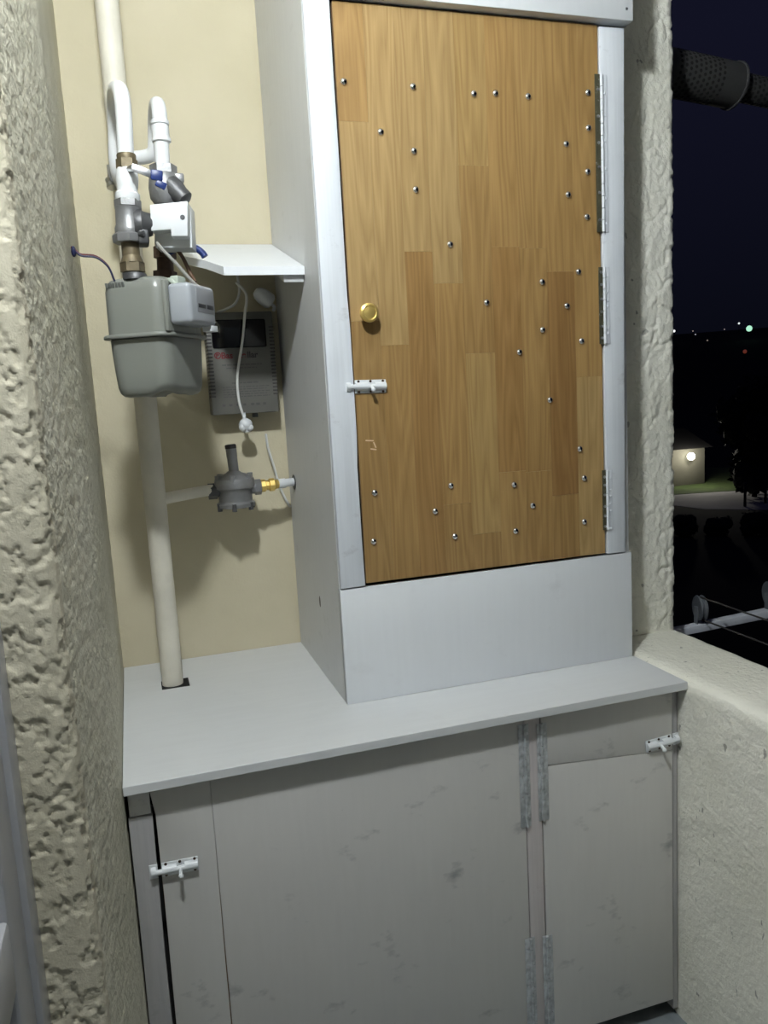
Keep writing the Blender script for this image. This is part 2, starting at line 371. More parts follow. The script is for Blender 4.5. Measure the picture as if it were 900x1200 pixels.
def shell():
    # left wall: a straight face from the corner, a slightly splayed end and the rough reveal of the balcony door
    pl = lambda a, b: Vector((a, b, 0))
    pts = [(0, .02), (0, -.62), (-.029, -.925), (-.032, -.940), (-.040, -.949), (-.052, -.952), (-.120, -.955)]
    pr = polyprof(pts, [.007, .006, .003, .003, .003, .0027], pl, 1)
    zs = [Vector((0, 0, z)) for z in frange(0, .5, .02)+frange(.5, 2.05, .0031)[1:]+frange(2.05, 2.65, .03)[1:]]
    idx = []
    def disp(p, i):
        y = p.y
        face = noise.fractal(Vector((p.x*60, p.y*45, p.z*55)), .8, 2, 3)*.0011
        if y > -.80: return face
        k = knock(p, 42)*.0030
        if y < -.93: return k
        t = smooth01((-.80-y)/.13); return face*(1-t*.3)+k*t*.55
    o = sweep('wall_left', pr, zs, disp, [M['grain_wall'], M['rough']], matidx=[0 if pr[i][0].y > -.925 else 1 for i in range(len(pr))])
    # the rest of the house wall: over the door and behind the camera
    b = MB(); b.box(-.25, -.031, -1.95, -.94, 2.12, 2.65); b.box(-.25, -.031, -3.3, -1.95, 0, 2.65)
    o2 = structure(b.build('wall_left_beyond_door', M['grain_wall']))
    o2.name = 'wall_left.001'
    # back wall
    pl = lambda a, b: Vector((a, b, 0))
    pr = polyprof([(-.02, .2), (-.02, 0), (1.10, 0), (1.10, .2), (-.02, .2)], [.2, .01, .2, 1.2], pl, -1)
    zs = [Vector((0, 0, z)) for z in frange(0, .7, .05)+frange(.7, 2.4, .01)[1:]+[2.65]]
    def dw(p, i): return 0 if p.y > .001 or p.x < 0 or p.x > 1.09 else noise.fractal(Vector((p.x*26, 1.3, p.z*26)), 1., 2, 4)*.0011+noise.noise(Vector((p.x*5, 0, p.z*5)))*.0012
    sweep('wall_back', pr, zs, dw, [M['wall']])
    # parapet and the column over it
    pl = lambda a, b: Vector((a, 0, b))
    pts = [(1.087, -.02), (1.087, .752), (1.090, .764), (1.100, .772), (1.112, .7745), (1.270, .7735), (1.280, .770), (1.285, .760), (1.285, -.4)]
    pr = polyprof(pts, [.007, .004, .004, .004, .008, .004, .004, .05], pl, 1)
    ys = [Vector((0, y, 0)) for y in frange(0, -.30, .03)+frange(-.30, -1.05, .0065)[1:]+frange(-1.05, -3.3, .04)[1:]]
    def dp(p, i):
        k = noise.fractal(p*30, 1., 2, 4)*.0016+noise.noise(p*9)*.0022
        if p.z > .765: return k*.55
        return k - max(0, noise.noise(Vector((p.x*20, p.y*42+p.z*22, p.z*26)))-.42)*.008
    sweep('wall_right', pr, ys, dp, [M['parapet']])
    pl = lambda a, b: Vector((a, b, 0))
    pts = [(1.087, 0), (1.087, -.330), (1.090, -.340), (1.098, -.345), (1.268, -.345), (1.277, -.342), (1.283, -.334), (1.284, .1)]
    pr = polyprof(pts, [.02, .004, .004, .0032, .004, .004, .02], pl, -1)
    zs = [Vector((0, 0, z)) for z in frange(.76, 2.4, .0034)+[2.65]]
    def dc(p, i):
        if p.y > -.30: return 0
        fade = smooth01((p.z-.765)/.05)
        q = Vector((p.x*22, p.y*22, p.z*15))
        q = q + .5*Vector((noise.noise(q*1.3), 0, noise.noise(q*1.3+Vector((3, 8, 2)))))
        d = noise.voronoi(q)[0]; e = d[1]-d[0]
        crack = -(1-smooth01(e*7))*max(0, noise.noise(p*14)+.25)
        return fade*(crack*.0055+noise.fractal(p*75, .8, 2, 3)*.0013+noise.noise(p*24)*.0015+smooth01((noise.noise(Vector((p.x*62, 4, p.z*50)))-.12)*7)*.0012+smooth01((noise.noise(Vector((p.x*30, 9, p.z*24)))-.10)*9)*.0010)
    sweep('trim_1', pr, zs, dc, [M['parapet']])
    b = MB(); b.box(-.25, 1.285, -3.3, .05, -.15, 0); structure(b.build('floor', M['floor']))
    b = MB(); b.box(-.25, 1.40, -3.3, .22, 2.65, 2.8); structure(b.build('ceiling', M['ceil']))
    b = MB(); b.box(-.25, 1.285, -3.45, -3.3, -.15, 2.65); structure(b.build('wall_front', M['floor']))
    # balcony door in its opening, flush with the inner edge of the reveal
    d = bpy.data.objects.new('door_1', None); COL.objects.link(d); d.location = (-.13, -1.44, 0); ORG[d.name] = Vector((-.13, -1.44, 0)); structure(d)
    b = MB()
    X0, X1 = -.155, -.094
    b.box(X0, X1, -1.0, -.945, 0, 2.12, .004); b.box(X0, X1, -1.95, -1.895, 0, 2.12, .004); b.box(X0, X1, -1.895, -1.0, 2.06, 2.12, .004); b.box(X0, X1, -1.895, -1.0, 0, .06, .004)
    b.build('door_frame', M['frame'], d)
    b = MB()
    b.box(-.140, -.112, -1.008, -.998, .06, 2.06); b.box(-.140, -.112, -1.897, -1.887, .06, 2.06); b.box(-.140, -.112, -1.887, -1.008, 2.05, 2.06); b.box(-.140, -.112, -1.887, -1.008, .06, .07)
    b.build('gasket', M['gasket'], d)
    b = MB()
    for y0, y1, z0, z1 in ((-1.088, -1.008, .07, 2.05), (-1.887, -1.807, .07, 2.05), (-1.807, -1.088, 1.97, 2.05), (-1.807, -1.088, .07, .15), (-1.807, -1.088, .78, .86)):
        b.box(-.150, -.100, y0, y1, z0, z1, .005)
    sash = b.build('door_sash', M['frame'], d)
    b = MB(); b.box(-.146, -.138, -1.807, -1.088, .86, 1.97); b.build('glass_pane', M['glass'], d)
    b = MB(); b.box(-.150, -.134, -1.807, -1.088, .15, .78, .002); b.build('door_panel', M['frame'], d)
    b = MB(); b.box(-.100, -.094, -1.865, -1.835, 1.0, 1.13, .002); b.cyl((-.094, -1.85, 1.07), (-.067, -1.85, 1.07), .008); b.box(-.074, -.062, -1.86, -1.74, 1.06, 1.082, .004); b.build('door_handle', M['plastic'], d)
shell()

# ------------------------------------------------------------------ the lamp over the balcony door
def lamp():
    x, y, z = LAMP_POS
    t = thing('wall_lamp', (-.03, y, z), 'round white glass wall lamp above the balcony door', 'lamp')
    b = MB(); b.lathe([(.055, 0), (.055, .012), (.045, .018), (.02, .024), (.016, x-LAMP_R+.034)], (-.031, y, z), (1, 0, 0), 24); b.build('lamp_base', M['plastic'], t)
    b = MB(); b.ball((x, y, z), LAMP_R, n=24); b.build('glass_globe', emit('lit_lamp_globe', (.92, .98, 1, 1), LAMP_STRENGTH), t)
lamp()

# ------------------------------------------------------------------ upper cabinet
FY = -.449
def bolt(parent, name, x, z, y, length, ang=0., flip=False):
    """small white sliding bolt on a plate; ang tilts it in the plane of the front"""
    R = Matrix.Translation((x, y, z)) @ Matrix.Rotation(ang, 4, 'Y')
    b = MB(); L = length
    b.box(0, L, -.0022, 0, -.0125, .0125, .0008, R)
    b2 = bmesh.new(); b.merge(b2)
    for x0, x1 in ((L*.02, L*.40), (L*.62, L*.98)):          # guide housings, half round
        pr = [(-.0065+0*k, 0) for k in range(1)]
        pts = [(-.0080*cos(pi*k/8), .0022+.0085*sin(pi*k/8)) for k in range(9)]
        b.prism([(-q[1], q[0]) for q in pts], 'x', x0, x1, 0, R)
    o = b.build(name, M['plastic'], parent)
    r = MB()
    r.mi = 0
    def tr(p): return R @ Vector(p)
    r.cyl(tr((-.016 if not flip else .004, -.0065, 0)), tr((L*.97 if not flip else L+.012, -.0065, 0)), .0045, n=12)
    r.cyl(tr((L*.5, -.008, 0)), tr((L*.5, -.019, -.006)), .0032, n=10); r.ball(tr((L*.5, -.020, -.0065)), .0045, n=10)
    r.build('bolt_rod', M['plastic'], parent)
    s = MB()
    for k in (.12, .5, .9):
        for dz in (.0098, -.0098): s.lathe([(.0026, 0), (.0022, .0012), (0, .0016)], tr((L*k, -.0022, dz)), R.to_3x3() @ Vector((0, -1, 0)), 10)
    so = s.build('bolt_screws', M['rust'], parent); so['label'] = 'dark screw heads'; so['kind'] = 'stuff'
    k = MB(); sx = -.020 if not flip else L+.004
    k.box(sx, sx+.014, -.0022, 0, -.0125, .0125, .0006, R); pts = [(-.0085*cos(pi*k_/8), .0022+.0085*sin(pi*k_/8)) for k_ in range(9)]
    k.prism([(-q[1], q[0]) for q in pts], 'x', sx+.003, sx+.011, 0, R)
    k.build('bolt_keeper', M['plastic'], parent)
    return o
def piano_hinge(parent, name, x, z0, z1, y, left_mat, right_mat, wl, wr, pin_mat, nscrew=5, right_screws=None):
    b = MB()
    b.mi = 0; b.box(x-wl, x-.0015, y-.0016, y, z0, z1, .0004)
    b.mi = 1; b.box(x+.0015, x+wr, y-.0016, y, z0, z1, .0004)
    b.mi = 2
    n = max(4, int((z1-z0)/.022)); h = (z1-z0)/n
    for k in range(n): b.cyl((x, y-.0026, z0+k*h+.0006), (x, y-.0026, z0+(k+1)*h-.0006), .0032, n=10)
    for k in range(nscrew):
        b.mi = 3
        z = z0+(z1-z0)*(k+.5)/nscrew
        if wl > .006: b.lathe([(.0030, 0), (.0028, .0010), (.0012, .0018), (0, .0019)], (x-wl*.55, y-.0016, z+random.uniform(-.004, .004)), (0, -1, 0), 10)
        b.mi = 4
        if wr > .006: b.lathe([(.0030, 0), (.0028, .0010), (.0012, .0018), (0, .0019)], (x+wr*.55, y-.0016, z+random.uniform(-.012, .012)), (0, -1, 0), 10)
    return b.build(name, [left_mat, right_mat, pin_mat, M['steel'], right_screws or M['steel']], parent)

def upper_cabinet():
    t = thing('tall_cabinet', (.753, -.22, .770), 'tall white boiler cabinet with a wooden door standing on the worktop', 'cabinet')
    # left side: board with a round hole for the gas hose
    hy, hz, hr = -.070, 1.181, .0155
    b = MB(); bm = b.bm
    def ring(x):
        out = [bm.verts.new((x, y, z)) for y, z in ((FY, .7705), (-.006, .7705), (-.006, 2.36), (FY, 2.36))]
        inn = [bm.verts.new((x, hy+hr*cos(2*pi*k/20), hz+hr*sin(2*pi*k/20))) for k in range(20)]
        return out, inn
    rings = []
    for x in (.4264, .4444):
        out, inn = ring(x); rings.append((out, inn))
        ang = lambda v: math.atan2(v.co.z-hz, v.co.y-hy)
        # fan between the hole and the four corners
        corners = sorted(out, key=ang); inn_s = sorted(inn, key=ang)
        import bisect
        seq = sorted(corners, key=ang)
        ia = [ang(v) for v in inn_s]
        near = []
        for c in seq:
            a = ang(c); near.append(min(range(20), key=lambda i: abs(((ia[i]-a+pi) % (2*pi))-pi)))
        for k in range(4):
            i0, i1 = near[k], near[(k+1) % 4]; path = [inn_s[i0]]; i = i0
            while i != i1: i = (i+1) % 20; path.append(inn_s[i])
            bm.faces.new([seq[k], seq[(k+1) % 4]]+path[::-1])
    (o0, i0), (o1, i1) = rings
    for k in range(4): bm.faces.new((o0[k], o0[(k+1) % 4], o1[(k+1) % 4], o1[k]))
    for k in range(20): bm.faces.new((i0[k], i0[(k+1) % 20], i1[(k+1) % 20], i1[k]))
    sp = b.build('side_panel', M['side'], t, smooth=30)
    kb = MB(); kb.lathe([(.0085, 0), (.0075, .0006), (0, .0009)], (.4264, -.2648, .936), (-1, 0, 0), 14); kn = kb.build('knot', M['knot'], sp); kn['label'] = 'small dark knot in the side board'
    kn.scale = (1, .62, 1.5)
    b = MB(); b.lathe([(.0165, 0), (.0185, .0015), (.0155, .003)], (.4264, hy, hz), (-1, 0, 0), 20); b.build('hole_rim', M['castdark'], sp)
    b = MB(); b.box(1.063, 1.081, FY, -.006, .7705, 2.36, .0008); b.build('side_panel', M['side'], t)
    b = MB(); b.box(.4444, 1.063, -.016, -.006, .7705, 2.36); b.build('back_panel', M['dark'], t)
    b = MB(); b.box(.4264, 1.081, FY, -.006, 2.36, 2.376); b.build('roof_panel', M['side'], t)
    # front: bottom board, two stiles, top board standing proud
    b = MB(); b.prism([(.4264, .7705), (1.081, .7705), (1.081, 1.005), (.4264, 1.003)], 'y', FY-.010, FY+.006, .001); b.build('bottom_board', M['white'], t)
    b = MB(); b.prism([(.4275, 1.0060), (.4765, 1.0068), (.4752, 1.10), (.4750, 1.24), (.4776, 1.30), (.4772, 1.50), (.4750, 1.56), (.4752, 1.80), (.4742, 1.95), (.4752, 2.36), (.4268, 2.36)], 'y', FY-.0125, FY+.004, .0012); b.build('stile', M['whitewood'], t)
    b = MB(); b.prism([(1.0205, 1.0085), (1.0640, 1.0085), (1.0680, 1.5), (1.0755, 2.064), (1.0200, 2.064)], 'y', FY-.0125, FY+.004, .0012); b.build('stile', M['whitewood'], t)
    b = MB(); b.prism([(.4264, 2.0715), (1.085, 2.0705), (1.085, 2.36), (.4264, 2.36)], 'y', FY-.030, FY, .0025); tb = b.build('top_board', M['white'], t)
    for x, z in ((1.070, 2.092), (.47, 2.10)):
        b = MB(); b.lathe([(.003, 0), (.0026, .0008), (0, .001)], (x, FY-.030, z), (0, -1, 0), 10); b.build('screw', M['steel'], tb)
    b = MB(); b.prism([(.470, 1.008), (.4815, 1.008), (.4805, 1.25), (.4790, 1.31), (.4785, 1.55), (.4800, 1.75), (.4790, 2.069), (.470, 2.069)], 'y', FY-.002, FY+.004); b.build('gap_shadow_strip', M['blackgap'], t)
    # door
    DY = FY-.0085
    b = MB(); b.box(.4800, 1.0170, DY+.003, DY+.0160, 1.0110, 2.0670); door = b.build('door', M['core'], t)
    edges = [.4805, .536, .593, .649, .710, .7725, .833, .893, .955, 1.0165]
    B0, T0 = 1.0105, 2.0675
    tone = {'l': (.395, .268, .120), 'm': (.350, .218, .086), 'd': (.285, .164, .062), 'r': (.308, .182, .069), 'y': (.405, .270, .113), 'g': (.345, .217, .087)}
    cols = [
        [(T0, 1.866, 'm'), (1.866, 1.512, 'l'), (1.512, B0, 'g')],
        [(T0, 1.466, 'l'), (1.466, B0, 'm')],
        [(T0, 1.638, 'l'), (1.638, B0, 'r')],
        [(T0, 1.579, 'l'), (1.579, 1.149, 'm'), (1.149, B0, 'g')],
        [(T0, 1.797, 'y'), (1.797, 1.444, 'g'), (1.444, 1.083, 'y'), (1.083, B0, 'g')],
        [(T0, 1.647, 'm'), (1.647, 1.204, 'r'), (1.204, B0, 'g')],
        [(T0, 1.644, 'g'), (1.644, 1.200, 'm'), (1.200, B0, 'm')],
        [(T0, 1.599, 'm'), (1.599, 1.145, 'd'), (1.145, B0, 'g')],
        [(T0, 1.387, 'm'), (1.387, B0, 'l')]]
    rnd = random.Random(3)
    for c, rows in enumerate(cols):
        for z1, z0, k in rows:
            s = MB(); d = rnd.uniform(-.00012, .00012)
            s.box(edges[c]+.00012, edges[c+1]-.00012, DY+d, DY+.0032, z0+.00015, z1-.00015)
            o = s.build('stave', M['wood'], door, smooth=0)
            v = rnd.uniform(.96, 1.04); o.color = tuple(x*v for x in tone[k])+(1,)
    # screws: one dome-head mesh shared by all
    pts = [(.493, 1.933), (.625, 1.932), (.747, 1.926), (.792, 1.929), (.861, 1.927), (.993, 1.941), (.558, 1.85), (.621, 1.819), (.993, 1.875), (.942, 1.843), (.989, 1.792), (.621, 1.75), (.944, 1.747), (.986, 1.705), (.686, 1.651), (.964, 1.598), (.881, 1.579), (.758, 1.541), (.936, 1.531), (.879, 1.485), (.968, 1.46), (.826, 1.443), (.892, 1.344), (.959, 1.239), (.666, 1.187), (.805, 1.177), (.968, 1.177), (.507, 1.187), (.63, 1.139), (.846, 1.13), (.966, 1.084), (.67, 1.084), (.805, 1.081), (.499, 1.092)]
    proto = None
    for x, z in pts:
        if proto is None:
            s = MB(); s.lathe([(.0066, 0), (.0068, .0007), (.0059, .0030), (.0040, .0047), (.0018, .0054), (0, .0056)], (x, DY, z), (0, -1, 0), 14)
            proto = s.build('screw', M['chrome'], door, origin=(x, DY, z))
        else: copy_at(proto, (x, DY, z), door)
    # brass knob
    s = MB(); s.lathe([(.012, 0), (.012, .002), (.007, .004), (.0065, .010), (.0145, .015), (.0178, .019), (.0172, .0235), (.0135, .0255), (.0120, .0250), (.0115, .0240), (.0070, .0250), (0, .0252)], (.5105, DY, 1.525), (0, -1, 0), 32)
    s.build('knob', M['brass'], door)['label'] = 'round brass knob'
    bolt(door, 'barrel_bolt', .4795, 1.391, DY-.0003, .062, .02)
    # hinges along the right edge
    for z0, z1, wl in ((1.675, 1.975, .0145), (1.452, 1.606, .0125), (1.062, 1.190, .0115)):
        piano_hinge(door, 'hinge', 1.0203, z0, z1, DY-.0042, M['hinge_dark'], M['hinge_white'], wl, .013, M['hinge_white'], 6, M['hinge_white'])
    for x, z, a, L in ((.503, 1.288, .1, .016), (.513, 1.279, 1.2, .012), (.510, 1.271, .2, .012)):
        s = MB(); s.box(-L/2, L/2, -.0002, .0002, -.0012, .0012, 0, Matrix.Translation((x, DY-.0001, z)) @ Matrix.Rotation(a, 4, 'Y')); s.build('scratch', M['scratch'], door)
upper_cabinet()

# ------------------------------------------------------------------ worktop
def worktop():
    b = MB(); bm = b.bm
    xs = [.001, .0805, .1395, 1.0855]; ys = [-.6386, -.199, -.1405, -.0015]
    z1, z0 = .770, .7535
    # a board with a rectangular cut-out around the riser pipe
    vt = [[bm.verts.new((x, y, z1)) for y in ys] for x in xs]; vb = [[bm.verts.new((x, y, z0)) for y in ys] for x in xs]
    for i in range(3):
        for j in range(3):
            if (i, j) == (1, 1): continue
            bm.faces.new((vt[i][j], vt[i+1][j], vt[i+1][j+1], vt[i][j+1])); bm.faces.new((vb[i][j], vb[i][j+1], vb[i+1][j+1], vb[i+1][j]))
    for i in range(3):
        for j in (0, 3): bm.faces.new((vt[i][j], vt[i+1][j], vb[i+1][j], vb[i][j]))
        for j in (0, 3): pass
    for j in range(3):
        for i in (0, 3): bm.faces.new((vt[i][j], vt[i][j+1], vb[i][j+1], vb[i][j]))
    for a, c in (((1, 1), (2, 1)), ((2, 1), (2, 2)), ((2, 2), (1, 2)), ((1, 2), (1, 1))):
        bm.faces.new((vt[a[0]][a[1]], vt[c[0]][c[1]], vb[c[0]][c[1]], vb[a[0]][a[1]]))
    o = b.build('worktop', M['top'], smooth=20)
    m = o.modifiers.new('edge', 'BEVEL'); m.width = .0012; m.segments = 2; m.limit_method = 'ANGLE'
    tag(o, 'long white painted worktop board over the base cabinet, notched around the riser pipe', 'worktop')
    b = MB()
    b.box(.0806, .1394, -.1989, -.1406, .7515, .7690)
    pl = b.build('notch_shade_block', M['blackgap'], o)  # black block painted as the darkness inside the open cut-out
worktop()

# ------------------------------------------------------------------ base cabinet
LY = -.612
def base_cabinet():
    t = thing('base_cabinet', (.545, -.31, .0), 'low white painted cabinet with bolted doors under the worktop', 'cabinet')
    T = .7528
    b = MB(); b.box(.004, 1.083, -.56, -.545, .02, T); b.box(.004, .02, -.56, -.004, .0, T); b.box(1.066, 1.083, -.56, -.004, 0., T); b.build('carcass', M['dark'], t)
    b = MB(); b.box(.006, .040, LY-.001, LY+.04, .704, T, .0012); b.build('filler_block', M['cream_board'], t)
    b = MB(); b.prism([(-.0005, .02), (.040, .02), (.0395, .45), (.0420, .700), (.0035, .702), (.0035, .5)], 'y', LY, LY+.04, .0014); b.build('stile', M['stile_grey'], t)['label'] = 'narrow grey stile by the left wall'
    # left door: a narrow and a wide board, the joint only open in its lower part
    b = MB(); b.box(.047, .735, LY+.006, LY+.017, .045, T-.010); dl = b.build('door', M['core'], t)
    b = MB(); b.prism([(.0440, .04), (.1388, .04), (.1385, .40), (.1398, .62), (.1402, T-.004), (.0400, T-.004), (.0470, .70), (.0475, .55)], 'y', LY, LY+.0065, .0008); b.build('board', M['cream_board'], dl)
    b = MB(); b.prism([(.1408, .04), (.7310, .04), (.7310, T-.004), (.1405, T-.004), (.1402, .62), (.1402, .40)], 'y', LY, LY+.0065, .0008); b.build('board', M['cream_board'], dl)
    bolt(dl, 'barrel_bolt', .0475, .6000, LY-.0003, .061, .02)
    # middle stile
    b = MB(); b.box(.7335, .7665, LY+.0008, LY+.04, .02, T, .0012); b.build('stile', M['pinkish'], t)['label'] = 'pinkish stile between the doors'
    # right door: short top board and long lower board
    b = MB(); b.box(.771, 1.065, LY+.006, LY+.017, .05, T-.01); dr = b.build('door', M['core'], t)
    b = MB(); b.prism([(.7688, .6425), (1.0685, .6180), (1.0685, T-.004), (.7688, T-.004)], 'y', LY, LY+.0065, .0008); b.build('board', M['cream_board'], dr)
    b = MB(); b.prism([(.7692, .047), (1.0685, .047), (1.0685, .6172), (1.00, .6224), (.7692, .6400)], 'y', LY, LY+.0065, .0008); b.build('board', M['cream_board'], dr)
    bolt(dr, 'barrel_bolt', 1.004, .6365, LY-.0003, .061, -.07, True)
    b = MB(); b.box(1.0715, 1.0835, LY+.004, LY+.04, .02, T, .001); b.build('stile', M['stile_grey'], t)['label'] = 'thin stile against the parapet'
    for z0, z1 in ((.524, .735), (.07, .286)):
        piano_hinge(dl, 'hinge', .7325, z0, z1, LY-.0002, M['hinge_paint'], M['hinge_paint'], .013, .009, M['hinge_paint'], 5)
        piano_hinge(dr, 'hinge', .7678, z0+.006, z1-.005, LY-.0002, M['hinge_paint'], M['hinge_paint'], .009, .013, M['hinge_paint'], 5)
    b = MB(); b.box(.02, 1.066, -.55, -.53, 0, .07); b.build('plinth', M['dark'], t)
base_cabinet()

# ------------------------------------------------------------------ canopy over the stabilizer
def canopy():
    t = thing('sloping_shelf', (.33, -.16, 1.60), 'sloping white board shelf fixed between back wall and tall cabinet', 'shelf')
    zb, zf, yf = 1.737, 1.632, -.336
    sl = (zf-zb)/yf
    def zz(y): return zb+sl*y
    th = .016
    b = MB(); bm = b.bm
    pts = [(.4255, -.004), (.4255, yf), (.268, yf), (.243, -.255), (.207, -.19), (.207, -.004)]
    up = [bm.verts.new((x, y, zz(y))) for x, y in pts]; lo = [bm.verts.new((x, y, zz(y)-th)) for x, y in pts]
    bm.faces.new(up); bm.faces.new(lo[::-1]); n = len(pts)
    for k in range(n): bm.faces.new((up[k], up[(k+1) % n], lo[(k+1) % n], lo[k]))
    b.build('shelf_board', M['white'], t, smooth=20)
    b = MB(); b.box(.385, .4255, -.325, -.05, -.016, 0, .001, Matrix.Translation((0, 0, zb-th)) @ Matrix(((1, 0, 0, 0), (0, 1, 0, 0), (0, sl, 1, 0), (0, 0, 0, 1)))); b.build('support_batten', M['side'], t)
canopy()

# ------------------------------------------------------------------ gas riser with its branches
RX, RY, RR = .105, -.165, .0228
def riser():
    t = thing('riser_pipe', (RX, RY, .76), 'tall white painted gas riser pipe against the back wall corner', 'pipe')
    b = MB(); b.cyl((RX, RY, 1.0), (RX, RY, 2.648), RR, n=28)
    b.build('upper_pipe', M['pipe_cream'], t)
    b = MB(); prof = []
    for k in range(30):
        z = .7505+k*(1.0-.7505)/29; prof.append((RR*(1+.05*noise.noise(Vector((z*40, 3, 1)))), z-.7505))
    b.lathe(prof, (RX, RY, .7505), (0, 0, 1), 28); b.build('lower_pipe', M['pipe_cream'], t)
    # gooseneck seen edge-on: out of the riser, up, over towards the viewer and down to the ball valve
    b = MB(); b.tube([(.107, -.19, 1.80), (.094, -.235, 1.82), (.092, -.250, 1.85), (.096, -.252, 1.90), (.098, -.275, 1.935), (.101, -.33, 1.940), (.106, -.40, 1.920), (.1085, -.440, 1.895), (.1085, -.452, 1.860), (.106, -.452, 1.800), (.1058, -.452, 1.772)], .0135, 16)
    b.build('gooseneck', M['pipe_white'], t)
    # second branch to the filter
    b = MB(); b.tube([(.107, -.18, 1.867), (.150, -.195, 1.868), (.166, -.205, 1.876), (.170, -.215, 1.90), (.1715, -.24, 1.925), (.173, -.30, 1.930), (.1735, -.345, 1.912), (.1730, -.358, 1.880), (.1720, -.358, 1.85), (.1705, -.358, 1.806)], .0135, 16)
    b.build('gooseneck', M['pipe_white'], t)
    b = MB()
    for z, r in ((1.876, .0162), (1.846, .0170)): b.lathe([(.0135, 0), (r, .002), (r, .008), (.0135, .010)], (.1725, -.358, z), (0, 0, 1), 20)
    b.lathe([(.0155, 0), (.0155, .026)], (.1722, -.358, 1.849), (0, 0, 1), 20)
    b.build('coupling', M['pipe_white'], t)
    # low branch to the regulator
    b = MB(); b.tube([(RX+.01, -.165, 1.178), (.17, -.135, 1.181), (.232, -.100, 1.183)], .0125, 14); b.build('branch_pipe', M['pipe_cream'], t)
    b = MB(); b.lathe([(.030, 0), (.030, .016)], (.1, -.19, 1.808), (0, 0, 1), 24); b.cyl((.074, -.215, 1.816), (.082, -.232, 1.816), .006, n=8); b.cyl((.078, -.225, 1.805), (.078, -.225, 1.842), .004, n=8); b.build('pipe_clamp', M['steel'], t)
riser()

AX1 = [(.0991, 1.6209), (.1016, 1.6464), (.0983, 1.6562)]
def ball_valve():
    t = thing('ball_valve', (.103, -.452, 1.716), 'white painted ball valve with blue lever below the left gooseneck', 'valve')
    b = MB(); b.lathe([(.0195, 0), (.0205, .003), (.0205, .011), (.0170, .014), (.0165, .020), (.0175, .024), (.0185, .034), (.0175, .046), (.0158, .052)], (.1015, -.452, 1.7225), (.004, 0, .055), 20)
    b.build('valve_body', M['pipe_white'], t)
    b = MB(); b.hexnut((.1055, -.452, 1.774), (.1062, -.452, 1.789), .0178); b.lathe([(.0155, 0), (.0160, .007), (.0150, .009)], (.1062, -.452, 1.789), (0, 0, 1), 18); b.build('union_nut', M['oldbrass'], t)
    b = MB(); b.hexnut((.1010, -.452, 1.7125), (.1014, -.452, 1.7235), .0222); b.build('lower_nut', M['cast'], t)
    b = MB(); b.cyl((.108, -.466, 1.770), (.116, -.486, 1.768), .0055, n=10); b.box(-.004, .030, -.0015, .0015, -.006, .006, .0006, Matrix.Translation((.116, -.487, 1.767)) @ Matrix.Rotation(.33, 4, 'Y')); b.build('lever', M['steel'], t)
    b = MB(); b.box(0, .020, -.004, .003, -.0085, .0085, .0025, Matrix.Translation((.141, -.487, 1.757)) @ Matrix.Rotation(.10, 4, 'Y')); b.box(.012, .030, -.003, .002, -.012, .0, .002, Matrix.Translation((.141, -.486, 1.757)) @ Matrix.Rotation(.5, 4, 'Y')); b.build('lever_grip', M['blue'], t)['label'] = 'blue plastic lever grip'
ball_valve()

def solenoid():
    t = thing('shutoff_valve', (.100, -.452, 1.625), 'grey cast gas shut-off valve with a white control box', 'valve')
    b = MB()
    b.lathe([(.0185, 0), (.0235, .006), (.0240, .020), (.0215, .026), (.0215, .050), (.0225, .054)], (.0990, -.452, 1.657), (.002, 0, .055), 22)
    b.lathe([(.027, 0), (.028, .004), (.028, .012), (.024, .016)], (.0985, -.452, 1.6535), (0, 0, 1), 8)
    b.build('valve_body', M['cast'], t)
    b = MB(); b.lathe([(.024, 0), (.026, .006), (.026, .012), (.022, .016), (.018, .030)], (.108, -.455, 1.683), (1, 0, 0), 20)
    b.cyl((.115, -.475, 1.664), (.122, -.481, 1.664), .005, n=10)
    b.box(.112, .130, -.478, -.436, 1.648, 1.672, .004); b.build('coil_flange', M['castdark'], t)
    b = MB(); b.lathe([(.0150, 0), (.0150, .024)], (.0985, -.452, 1.630), (0, 0, 1), 18); b.hexnut((.0990, -.452, 1.6050), (.0990, -.452, 1.6210), .0205); b.lathe([(.0195, 0), (.0150, .012)], (.0990, -.452, 1.6205), (0, 0, 1), 18); b.build('brass_nut', M['oldbrass'], t)
    b = MB(); b.lathe([(.018, 0), (.018, .010)], (.0990, -.452, 1.5935), (0, 0, 1), 18); b.build('thread_ring', M['castdark'], t)
    # control box, its lower left corner set back
    yf, yb = -.480, -.400
    TB = Matrix.Translation((.175, -.44, 0)) @ Matrix.Rotation(radians(-13), 4, 'Z') @ Matrix.Translation((-.175, .44, 0))
    b = MB(); b.prism([(.1425, 1.6700), (.1755, 1.6710), (.1755, 1.6600), (.2030, 1.6590), (.2075, 1.7160), (.1445, 1.7125)], 'y', yf, yf+.0302, .0012, TB)
    b.prism([(.1420, 1.648), (.2050, 1.645), (.2075, 1.7160), (.1445, 1.7125)], 'y', yf+.030, yb, .0012, TB)
    bx = b.build('control_box', M['plastic'], t)
    b = MB(); b.lathe([(.0042, 0), (.0040, .0012), (0, .0014)], TB @ Vector((.1970, yf, 1.690)), TB.to_3x3() @ Vector((0, -1, 0)), 14); b.build('screw', M['castdark'], bx)
    b = MB(); b.lathe([(.0035, 0), (.0033, .001), (0, .0012)], TB @ Vector((.174, yf+.004, 1.7135)), (0, 0, 1), 10); b.build('screw', M['castdark'], bx)
solenoid()

